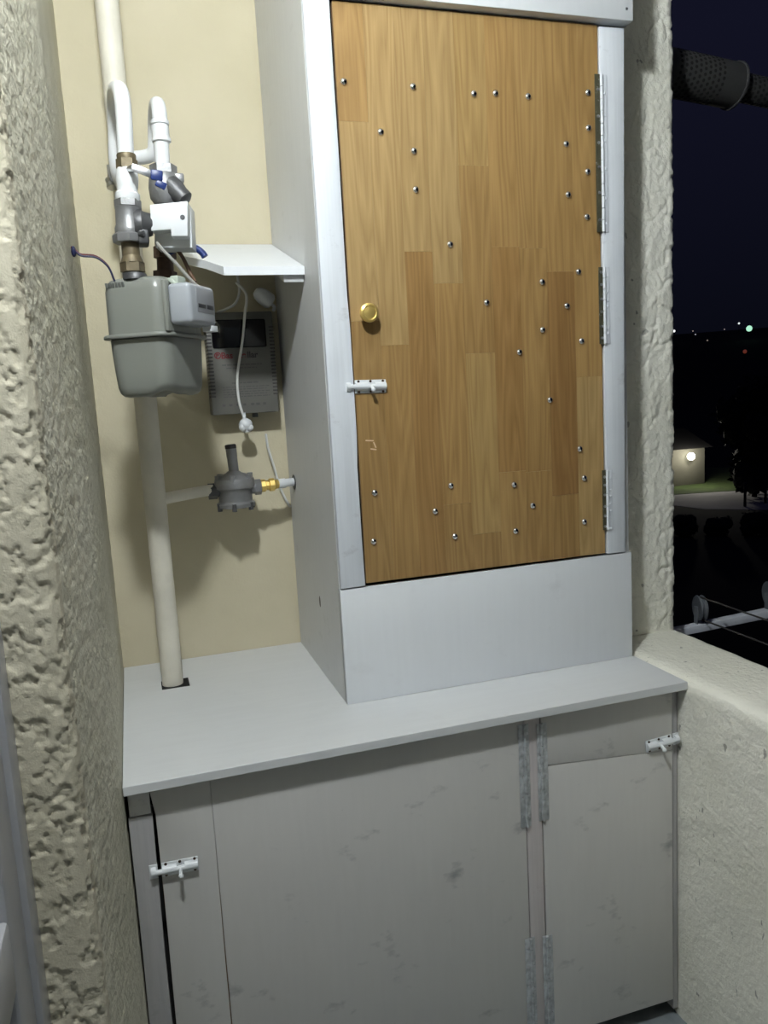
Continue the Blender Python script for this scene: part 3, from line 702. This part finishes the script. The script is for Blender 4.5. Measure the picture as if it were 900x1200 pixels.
def gas_filter():
    t = thing('gas_filter', (.168, -.358, 1.735), 'grey cast gas filter behind the white control box', 'filter')
    b = MB(); b.lathe([(.0185, 0), (.026, .010), (.0285, .028), (.027, .046), (.021, .056), (.0195, .060)], (.1690, -.358, 1.738), (.003, 0, .06), 22)
    b.hexnut((.171, -.358, 1.792), (.1715, -.358, 1.807), .0245); b.build('filter_body', M['cast'], t)
    b = MB(); b.lathe([(.019, 0), (.020, .020), (.017, .032), (.0165, .044), (.012, .047)], (.176, -.366, 1.775), (.62, -.30, -.72), 18); b.build('strainer_plug', M['castdark'], t)
    b = MB(); b.box(.186, .206, -.372, -.348, 1.776, 1.792, .003, None); b.build('sensor_lug', M['cast'], t)
    b = MB(); b.lathe([(.0175, 0), (.0170, .072)], (.1610, -.358, 1.664), (.08, 0, 1), 18); b.build('lower_body', M['castdark'], t)
    # quarter turn valve with the second blue lever
    b = MB(); b.hexnut((.160, -.358, 1.644), (.1612, -.358, 1.664), .0205); b.lathe([(.0150, 0), (.0150, .034)], (.158, -.358, 1.612), (.06, 0, 1), 16); b.hexnut((.157, -.358, 1.6075), (.158, -.358, 1.6205), .0215)
    b.build('brown_nipple', M['rust'], t)['label'] = 'rusty brown nipple and nuts'
    b = MB(); b.cyl((.168, -.372, 1.652), (.185, -.398, 1.655), .005, n=10); b.box(.180, .212, -.402, -.398, 1.6505, 1.6595, .001); b.tube([(.202, -.400, 1.6555), (.214, -.400, 1.6540), (.2235, -.401, 1.6465), (.228, -.402, 1.6390)], .0062, 10)
    b.build('lever', M['blue'], t)['label'] = 'blue plastic lever'
gas_filter()

def gas_meter():
    c = Vector((.1305, -.405, 0)); ax = Vector((.515, .857, 0)).normalized(); nn = Vector((.857, -.515, 0)).normalized()
    R = Matrix(((ax.x, nn.x, 0, c.x), (ax.y, nn.y, 0, c.y), (0, 0, 1, 0), (0, 0, 0, 1)))
    t = thing('gas_meter', (c.x, c.y, 1.39), 'grey-green domestic gas meter hanging left of the stabilizer', 'meter')
    def shellmb(levels, flat=True):
        """levels: (z, half width, half thickness, corner radius, wave) rounded-rectangle rings"""
        b = MB(); bm = b.bm; rings = []
        for z, hw, ht, r, wv in levels:
            ring = []
            for cx, cy, a0 in ((1, 1, 0), (-1, 1, 90), (-1, -1, 180), (1, -1, 270)):
                for k in range(7):
                    a = radians(a0+k*15); p = (cx*(hw-r)+r*cos(a), cy*(ht-r)+r*sin(a))
                    ring.append((p[0], p[1]))
            # subdivide the straight runs so that the lower edge can wave
            full = []
            for i in range(len(ring)):
                p, q = ring[i], ring[(i+1) % len(ring)]
                n = 8 if math.dist(p, q) > .03 else 1
                for k in range(n): full.append((p[0]+(q[0]-p[0])*k/n, p[1]+(q[1]-p[1])*k/n))
            vs = []
            for u, v in full:
                dz = wv*.9*smooth01(1-math.hypot((u+hw)/(hw*.8), (v-ht)/(ht*.9)))+wv*.25*(smooth01(1-abs(u)/(hw*.62)) if abs(v) > ht*.55 else 0)+wv*.55*smooth01((u/hw-.15)/.5)*(abs(v) <= ht*.55)
                vs.append(bm.verts.new(R @ Vector((u, v, z+dz))))
            rings.append(vs)
        m = len(rings[0])
        for A, B in zip(rings, rings[1:]):
            for k in range(m): bm.faces.new((A[k], A[(k+1) % m], B[(k+1) % m], B[k]))
        bm.faces.new(rings[0][::-1]); bm.faces.new(rings[-1]); return b
    b = shellmb([(1.3925, .058, .040, .022, .012), (1.3945, .066, .048, .026, .012), (1.400, .0705, .0530, .028, .011), (1.410, .0725, .0555, .028, .007), (1.440, .0738, .0570, .026, 0), (1.492, .0760, .0590, .026, 0)])
    b.build('lower_shell', M['meter'], t, smooth=50)
    b = shellmb([(1.4935, .0840, .0668, .030, 0), (1.4950, .0850, .0680, .030, 0), (1.4985, .0850, .0680, .030, 0), (1.5005, .0836, .0665, .030, 0)])
    b.build('flange', M['meter'], t, smooth=50)
    b = shellmb([(1.5005, .0765, .0595, .024, 0), (1.520, .0765, .0595, .024, 0), (1.574, .0758, .0590, .024, 0), (1.586, .0735, .0565, .024, 0), (1.5925, .0690, .0520, .022, 0), (1.5955, .0620, .0450, .020, 0), (1.5965, .05, .034, .018, 0)])
    up = b.build('upper_shell', M['meter'], t, smooth=50)
    for s in (-1, 1):
        b = MB(); b.lathe([(.021, 0), (.0205, .006), (.0185, .010)], R @ Vector((s*.0555, 0, 1.592)), (0, 0, 1), 20); b.build('port', M['castdark'], up)
    # stamped plate on the shoulder of the near end
    b = MB(); Rs = R @ Matrix.Translation((-.0752, -.030, 1.5835)) @ Matrix.Rotation(radians(-14), 4, 'Y')
    for k in range(6): b.box(-.0010, .0012, -.017+k*.0062, -.0125+k*.0062, -.0045, .0045, .0006, Rs)
    b.build('stamped_number', M['meter_dark'], up)['kind'] = 'stuff'
    # counter: a rounded box standing off the front
    ix = MB()
    ix.box(-.078, .028, .0575, .066, 1.500, 1.586, .003, R); ix.build('index_backplate', M['meter'], t)
    ix = MB(); ix.box(-.074, .024, .066, .108, 1.5105, 1.5790, .008, R, 3); idx = ix.build('index_housing', M['index'], t)
    ix = MB(); ix.box(-.050, .018, .1075, .1086, 1.531, 1.571, .0005, R); ix.build('index_label', M['label'], idx)
    ix = MB(); ix.box(-.046, -.018, .1085, .1092, 1.5385, 1.5455, .0002, R); ix.box(-.012, .012, .1085, .1092, 1.5385, 1.5455, .0002, R); ix.build('counter_window', M['label_dark'], idx)
    ix = MB(); ix.box(-.060, -.030, .066, .082, 1.578, 1.593, .003, R); ix.tube([R @ Vector(p) for p in ((-.058, .064, 1.587), (-.066, .076, 1.580), (-.068, .086, 1.570))], .0035, 8); ix.build('sealing_clip', simple('pale_green_seal', (.42, .47, .40, 1), .5), idx)['label'] = 'pale green sealing clip'
    ix = MB(); ix.box(.004, .030, .088, .106, 1.502, 1.5125, .001, R); ix.build('pulse_socket', M['plastic'], idx)
gas_meter()

# ------------------------------------------------------------------ voltage stabilizer
def stabilizer():
    t = thing('voltage_stabilizer', (.328, -.03, 1.347), 'beige wall-hung voltage stabilizer with black panel below the sloping shelf', 'stabilizer')
    X0, X1, Z0, Z1, YF = .2515, .4040, 1.3480, 1.5770, -.062
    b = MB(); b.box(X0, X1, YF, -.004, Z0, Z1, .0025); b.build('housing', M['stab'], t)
    b = MB(); b.box(X0+.012, X1-.018, YF-.0012, YF+.001, 1.4975, 1.5600, .0035); b.build('front_panel', M['glossblack'], t)['label'] = 'gloss black display panel'
    b = MB()
    for k in range(20):
        z = 1.388+k*.0080; b.box(X0+.0005, X0+.0105, YF-.0004, YF+.002, z, z+.0036); b.box(X1-.0105, X1-.0005, YF-.0004, YF+.002, z, z+.0036)
        b.box(X0-.0004, X0+.002, YF+.0, YF+.030, z, z+.0036); b.box(X1-.002, X1+.0004, YF, YF+.030, z, z+.0036)
    o = b.build('vent_slots', M['print_black'], t); o['kind'] = 'stuff'
    text_part('brand_lettering', '®Bas', .0195, (.2660, YF-.0002, 1.4745), M['print_red'], t)
    text_part('brand_lettering', 'te', .0195, (.3215, YF-.0002, 1.4745), M['print_red'], t)
    text_part('brand_lettering', 'llar', .0195, (.3395, YF-.0002, 1.4745), M['print_black'], t)
    b = MB(); rn = random.Random(5)
    def row(x0, x1, z, h, gaps=.0022, lo=.004, hi=.013):
        x = x0
        while x < x1:
            w = min(rn.uniform(lo, hi), x1-x); b.box(x, x+w, YF-.0003, YF+.0005, z, z+h); x += w+gaps
    row(.281, .372, 1.4580, .0030); row(.290, .360, 1.4510, .0024)
    row(.300, .360, 1.4170, .0028)
    for k, z in enumerate((1.4085, 1.4030, 1.3975, 1.3920, 1.3865)): row(.278, .385-.006*(k % 2), z, .0020)
    b.build('small_print', M['print_grey'], t)['kind'] = 'stuff'
    b = MB()
    for k, x in enumerate((.275, .290, .306, .322, .340, .352, .368)): b.box(x, x+.0065+(k % 3)*.001, YF-.0003, YF+.0005, 1.3665, 1.3715)
    b.build('symbol_row', M['print_grey'], t)['kind'] = 'stuff'
    b = MB(); b.cyl((.352, -.03, Z0), (.352, -.03, Z0-.010), .007, n=12); b.build('cable_gland', M['castdark'], t)
stabilizer()

def cords():
    b = MB(); b.tube([(.326, -.075, 1.640), (.345, -.085, 1.612), (.338, -.085, 1.567), (.330, -.073, 1.511), (.313, -.070, 1.435), (.312, -.070, 1.377), (.321, -.070, 1.338)], .0031, 10)
    o = b.build('power_cord', M['cable_white'], origin=(.33, -.07, 1.33)); tag(o, 'white power cord hanging in front of the stabilizer', 'cord')
    t = thing('hanging_plug', (.322, -.072, 1.310), 'small white plug hanging just below the stabilizer', 'plug')
    b = MB(); b.lathe([(.006, 0), (.0085, .006), (.0145, .012), (.0160, .020), (.0125, .027), (.005, .032)], (.3235, -.072, 1.3055), (-.05, 0, 1), 12); b.ball((.315, -.077, 1.318), .009, (1, 1, 1.2)); b.ball((.331, -.078, 1.316), .008, (1, 1, 1.1)); b.build('plug_body', M['plastic'], t)
    b = MB(); b.tube([(.321, -.071, 1.334), (.321, -.070, 1.342), (.3205, -.070, 1.35)], .0042, 10); b.build('strain_relief', M['plastic'], t)
    b = MB(); b.tube([(.283, -.04, 1.580), (.300, -.055, 1.584), (.322, -.060, 1.596), (.334, -.055, 1.620), (.334, -.05, 1.650), (.33, -.045, 1.69)], .003, 10)
    tag(b.build('white_cable', M['cable_white']), 'thin white cable looping up behind the sloping shelf', 'cable')
    t = thing('wall_plug', (.392, -.04, 1.578), 'white plug lying on top of the stabilizer', 'plug')
    b = MB(); b.lathe([(.008, 0), (.015, .008), (.018, .020), (.0185, .040), (.014, .046)], (.372, -.045, 1.625), (.75, .1, -.55), 16); b.build('plug_body', M['plastic'], t)
    b = MB(); b.tube([(.405, -.043, 1.597), (.414, -.045, 1.588), (.410, -.05, 1.580)], .004, 10); b.build('cord_end', M['plastic'], t)
    b = MB(); b.tube([(.374, -.030, 1.297), (.378, -.025, 1.262), (.388, -.02, 1.222), (.402, -.012, 1.165), (.418, -.008, 1.125), (.425, -.006, 1.115)], .0030, 10)
    tag(b.build('white_cable', M['cable_white']), 'thin white cable on the wall beside the gas regulator', 'cable')
    t = thing('meter_wires', (.04, -.45, 1.59), 'twisted red and blue wires from the left wall to the meter', 'wire')
    path = [(.0035, -.45, 1.648), (.009, -.45, 1.6425), (.018, -.45, 1.6356), (.0406, -.45, 1.6327), (.0583, -.45, 1.6172), (.0665, -.448, 1.594)]
    b = MB(); b.tube(path, .0017, 8); b.build('wire', M['wire_red'], t)['label'] = 'red wire'
    b = MB(); b.tube([(x+.001, y-.002, z-.0032) for x, y, z in path], .0017, 8); b.build('wire', M['wire_blue'], t)['label'] = 'dark blue wire'
    b = MB(); b.ball((.0065, -.45, 1.640), .0062, (.7, 1, 1.5)); b.build('taped_joint', M['wire_blue'], t)
    b = MB(); b.tube([(.1425, -.462, 1.652), (.1500, -.47, 1.640), (.1690, -.472, 1.618), (.1840, -.470, 1.6000), (.1955, -.47, 1.586), (.2040, -.468, 1.578)], .0030, 10)
    tag(b.build('sensor_cable', M['cable_grey']), 'grey cable from control box down to the meter counter', 'cable')
    b = MB(); b.tube([(.176, -.405, 1.655), (.186, -.41, 1.640), (.193, -.415, 1.622), (.199, -.42, 1.605), (.204, -.43, 1.590)], .0035, 10)
    tag(b.build('sensor_cable', M['brown']), 'brown cable below the control box, behind the grey one', 'cable')
cords()

# ------------------------------------------------------------------ gas regulator
def regulator():
    x, y = .286, -.100
    t = thing('gas_regulator', (x, y, 1.137), 'grey cast gas pressure regulator on the back wall, with tall spring tube', 'regulator')
    b = MB(); b.lathe([(.028, 0), (.0425, .003), (.0435, .011), (.0380, .016), (.0375, .038), (.040, .044), (.0455, .047), (.0460, .058), (.0440, .067), (.033, .075), (.018, .080), (.0135, .084)], (x-.003, y, 1.137), (0, 0, 1), 28)
    b.build('regulator_body', M['cast'], t)
    for k in range(6):
        a = k*pi/3+.3
        b = MB(); b.cyl((x-.003+.0395*cos(a), y+.0395*sin(a), 1.192), (x-.003+.0395*cos(a), y+.0395*sin(a), 1.214), .0065, n=8); b.build('flange_bolt', M['cast'], t)
        b = MB(); b.cyl((x-.003+.0400*cos(a), y+.0400*sin(a), 1.133), (x-.003+.0400*cos(a), y+.0400*sin(a), 1.150), .0055, n=8); b.build('flange_bolt', M['castdark'], t)
    b = MB(); b.lathe([(.0115, 0), (.0115, .034), (.0122, .036), (.0122, .055)], (x-.002, y, 1.218), (-.05, 0, 1), 18); b.build('spring_tube', M['cast'], t)
    b = MB(); b.lathe([(.0128, 0), (.0128, .007), (.011, .009)], (x-.005, y, 1.2725), (-.05, 0, 1), 18); b.build('tube_cap', M['print_black'], t)
    b = MB(); b.hexnut((x-.063, y, 1.179), (x-.044, y, 1.179), .018); b.cyl((x-.045, y, 1.179), (x-.03, y, 1.179), .0145); b.build('side_port', M['castdark'], t)
    b = MB(); b.cyl((x+.028, y, 1.180), (x+.044, y, 1.180), .0145); b.hexnut((x+.042, y, 1.180), (x+.056, y, 1.180), .018); b.build('side_port', M['cast'], t)
    b = MB(); b.lathe([(.011, 0), (.0145, .003), (.0145, .012), (.0115, .014), (.0115, .020), (.0150, .022), (.0150, .033), (.0115, .036), (.0100, .046)], (x+.054, y, 1.182), (1, .04, .02), 8); b.build('brass_fitting', M['brass'], t)['label'] = 'bright brass hose fitting'
    b = MB(); b.tube([(x+.094, y+.002, 1.183), (.400, -.090, 1.183), (.425, -.075, 1.182), (.450, -.068, 1.181)], .0098, 14); b.lathe([(.0115, 0), (.0115, .018)], (x+.096, y+.002, 1.183), (1, .25, 0), 14); tag(b.build('gas_hose', M['plastic']), 'short white gas hose entering the hole in the tall cabinet side', 'hose')
regulator()

# ------------------------------------------------------------------ outside: flue and clothes line
def outside_near():
    t = thing('boiler_flue', (1.40, -.20, 2.03), 'dark perforated boiler flue pipe sticking out beyond the column', 'flue')
    d = Vector((1, 0, -.105)).normalized(); p0 = Vector((1.275, -.2, 2.108))
    def ax(s): return p0+d*s
    b = MB(); b.cyl(ax(0), ax(.288), .0520, n=40); outer = b.build('outer_pipe', M['mesh'], t)
    b = MB(); b.cyl(ax(.286), ax(.60), .0330, n=32); inner = b.build('inner_pipe', M['mesh'], t)
    b = MB(); b.lathe([(.050, 0), (.0555, .001), (.0555, .005), (.050, .006)], ax(.286), d, 40); b.build('end_rim', M['castdark'], t)
    q = d.to_track_quat('Z', 'X').to_matrix()
    for par, r, s0, s1, na in ((outer, .0520, .10, .225, 26), (inner, .0330, .315, .44, 18)):
        h = MB()
        k = 0; s = s0
        while s < s1:
            for j in range(na):
                a = 2*pi*(j+.5*(k % 2))/na; nrm = q @ Vector((cos(a), sin(a), 0))
                h.lathe([(.0042, 0), (.0040, .0006)], ax(s)+nrm*(r-.0002), nrm, 7)
            s += .0135; k += 1
        o = h.build('perforations', M['hole'], par); o['kind'] = 'stuff'
    t = thing('clothes_line_bracket', (1.40, -.25, .72), 'white clothes line bracket fixed outside the column beyond the parapet', 'bracket')
    def zb(x): return .7395+.040*(x-1.357)
    b = MB(); b.prism([(1.284, zb(1.284)-.019), (2.0, zb(2.0)-.024), (2.0, zb(2.0)), (1.284, zb(1.284))], 'y', -.262, -.236, .0015); b.build('bracket_bar', M['rail'], t)
    b = MB(); b.box(1.284, 1.292, -.285, -.215, .66, .80, .001); b.build('wall_plate', M['rail'], t)
    for x in (1.430, 1.655):
        b = MB(); z = zb(x)+.040
        b.lathe([(.006, -.009), (.032, -.009), (.034, -.006), (.028, -.002), (.028, .002), (.034, .006), (.032, .009), (.006, .009)], (x, -.249, z), (1, -.3, 0), 28); w = b.build('pulley_wheel', M['wheel'], t)
        b = MB(); b.box(x-.015, x-.012, -.256, -.242, zb(x), z+.006, .001); b.box(x+.012, x+.015, -.256, -.242, zb(x), z+.006, .001); b.cyl((x-.016, -.249, z), (x+.016, -.249, z), .004, n=10); b.build('pulley_fork', M['wheel'], t)
    for x, nm in ((1.430, 'nearer the column'), (1.655, 'farther out from the column')):
        z = zb(x)+.040
        for s, up in ((.029, 'upper'), (-.029, 'lower')):
            b = MB(); pts = [(x, -.249-k*.35, z+s-.012*sin(pi*k/9)) for k in range(10)]
            b.tube(pts, .0022, 6, 2); tag(b.build('clothes_line', M['rope']), up+' run of clothes line over the pulley '+nm, 'rope', 'clothes lines outside the parapet')
outside_near()

# ------------------------------------------------------------------ outside: night townscape far below
G = -7.0
def hill_z(x, y):
    D = math.hypot(x, y); s = max(0, min(1, (D-150)/230)); return G+27*s*s*(3-2*s)
def tree(name, x, y, h, r, label, seed, leaves=900, cat='tree'):
    rn = random.Random(seed)
    t = thing(name, (x, y, G), label, cat)
    b = MB()
    if cat == 'tree':
        b.cyl((x, y, G-.2), (x+.1, y, G+h*.45), .18, .12, 8)
        for k in range(4):
            a = k*1.6+rn.random(); b.cyl((x+.1, y, G+h*.38), (x+r*.5*cos(a), y+r*.5*sin(a), G+h*.7), .08, .04, 6)
    else:
        for k in range(5): a = k*1.3; b.cyl((x, y, G-.1), (x+r*.4*cos(a), y+r*.4*sin(a), G+h*.6), .04, .02, 5)
    b.build('trunk' if cat == 'tree' else 'stems', M['bark'], t)
    bm = bmesh.new()
    blobs = [(Vector((x+rn.uniform(-.55, .55)*r, y+rn.uniform(-.55, .55)*r, G+h*rn.uniform(.16 if cat == 'tree' else .3, .85))), r*rn.uniform(.42, .62)) for _ in range(12)]
    for k in range(leaves):
        c, rr = blobs[k % 12]; d = Vector((rn.gauss(0, 1), rn.gauss(0, 1), rn.gauss(0, 1))).normalized(); p = c+d*rr*rn.uniform(.6, 1.05)
        if p.z < G+.05: p.z = G+.05
        u = Vector((rn.gauss(0, 1), rn.gauss(0, 1), rn.gauss(0, 1))).normalized(); v = u.orthogonal().normalized(); s = r*.13
        bm.faces.new([bm.verts.new(p+u*s), bm.verts.new(p+v*s*.5), bm.verts.new(p-u*s), bm.verts.new(p-v*s*.5)])
    for c, rr in blobs:                                                   # dense inner foliage
        b2 = bmesh.new(); bmesh.ops.create_icosphere(b2, subdivisions=2, radius=rr*.85)
        vm = {v: bm.verts.new(c+v.co*(1+.25*noise.noise(v.co*3+c))) for v in b2.verts}
        for f in b2.faces: bm.faces.new([vm[v] for v in f.verts])
        b2.free()
    mb = MB(); mb.bm.free(); mb.bm = bm; o = mb.build('foliage', M['leaf'], t, smooth=0, recalc=False)
    return t
def townscape():
    b = MB(); bm = b.bm; N = 60
    g = [[bm.verts.new((x, y, hill_z(x, y))) for y in [-20+i*500/N for i in range(N+1)]] for x in [1.6+j*520/N for j in range(N+1)]]
    for j in range(N):
        for i in range(N): bm.faces.new((g[j][i], g[j+1][i], g[j+1][i+1], g[j][i+1]))
    structure(b.build('ground', M['ground']))
    b = MB(); bm = b.bm
    def strip(pts, z, mat, name):
        bm2 = MB(); vs = [bm2.bm.verts.new((x, y, z)) for x, y in pts]; bm2.bm.faces.new(vs)
        r = bmesh.ops.extrude_face_region(bm2.bm, geom=bm2.bm.faces[:]);
        for v in r['geom']:
            if isinstance(v, bmesh.types.BMVert): v.co.z += .02
        return structure(bm2.build(name, mat))
    b.bm.free()
    strip([(33.0, 48), (34.2, 42.5), (34.6, 40.4), (37.2, 38.0), (60, 36), (66, 41), (46, 44.4), (40.8, 46.2)], G, M['road'], 'road')
    strip([(31, 60), (33.2, 48.2), (40.8, 46.35), (46, 44.6), (58, 50), (50, 62)], G, M['grass'], 'lawn')
    # low house with a lamp on its wall
    hx, hy = 39.6, 51.0
    t = thing('low_house', (41.5, 54, G), 'low pale house at the edge of the lawn beyond the road', 'house')
    b = MB(); b.box(37.2, 43.2, hy, 57, G, G+2.9, .03); b.build('walls', M['render_wall'], t)
    b = MB(); b.prism([(hy-.5, G+2.9), (57.5, G+2.9), (54, G+4.3)], 'x', 36.8, 43.6); b.build('roof', M['roof'], t)
    t = thing('flood_lamp', (41.9, hy-.3, G+2.0), 'bright white flood lamp shining on the house wall above the lawn', 'lamp')
    x, y, z = 41.55, 50.55, -4.70
    b = MB(); b.box(x-.05, x+.05, y+.1, hy, z-.05, z+.05); b.build('lamp_arm', M['pole'], t)
    b = MB(); b.ball((x, y, z), .30, n=16); b.build('lamp_head', emit('flood_lamp_glass', (1, .97, .82, 1), 9), t)
    L = bpy.data.lights.new('flood_light', 'POINT'); L.energy = 330; L.color = (1, .95, .82); L.shadow_soft_size = .3
    lo = bpy.data.objects.new('flood_light', L); COL.objects.link(lo); lo.location = (x-.3, y-1.3, z+.55)
    # two posts by the road
    for k, (px, py, lb) in enumerate(((37.14, 39.77, 'dark roadside post nearer the low house, against the pale road'), (39.08, 40.12, 'dark roadside post farther from the low house, against the pale road'))):
        b = MB(); b.cyl((px, py, G), (px, py, G+1.5), .09, .08, 10); b.ball((px, py, G+1.5), .11); tag(b.build('post', M['pole']), lb, 'post')
    tree('dark_tree', 40.6, 42.8, 9.2, 2.7, 'large dark leafy tree right of the low house beyond the road', 11, 1400)
    for k, (x, y, h, r, lb) in enumerate(((28.0, 33.9, .95, .78, 'dark bush before the road, nearest the column edge'), (29.4, 33.0, .75, .74, 'middle dark bush of the three before the road'), (30.9, 32.0, 1.0, .80, 'dark bush before the road, nearest the right picture border'))):
        tree('bush', x, y, h, r, lb, 20+k, 400, 'bush')
    lamps = [((201.66, 223.69, 16.60), 1.0, (.50, 1, .72), .9, 'brightest greenish street light on the distant hill'),
             ((213.25, 241.74, 19.76), .36, (.9, 1, 1), .9, 'small white light just above left of the greenish one'),
             ((190.04, 247.63, 18.25), .45, (1, 1, 1), 1.2, 'white hill light closest to the column edge'),
             ((191.72, 239.59, 17.48), .24, (1, .8, .7), .25, 'upper of two faint close-set hill lights'),
             ((185.63, 230.62, 15.72), .24, (.9, .9, 1), .35, 'lower of two faint close-set hill lights'),
             ((177.46, 214.71, 12.74), .24, (1, .85, .7), .2, 'faint light lowest on the left part of the hill'),
             ((198.02, 231.24, 17.12), .24, (1, .85, .85), .2, 'faint light midway between the dim pair and the greenish one'),
             ((167.04, 186.50, 7.78), .55, (1, .20, .10), .10, 'dim red light below the greenish street light')]
    for (x, y, z), r, c, s, lb in lamps:
        t = thing('street_light', (x, y, z-4), lb, 'light', 'lights of the distant town')
        b = MB(); b.cyl((x, y, z-4.2), (x, y, z), .08, .06, 6); b.build('pole', M['pole'], t)
        b = MB(); b.ball((x, y, z), r, n=10); b.build('lamp_head', emit('street_light_glow', c+(1,), s), t)
townscape()
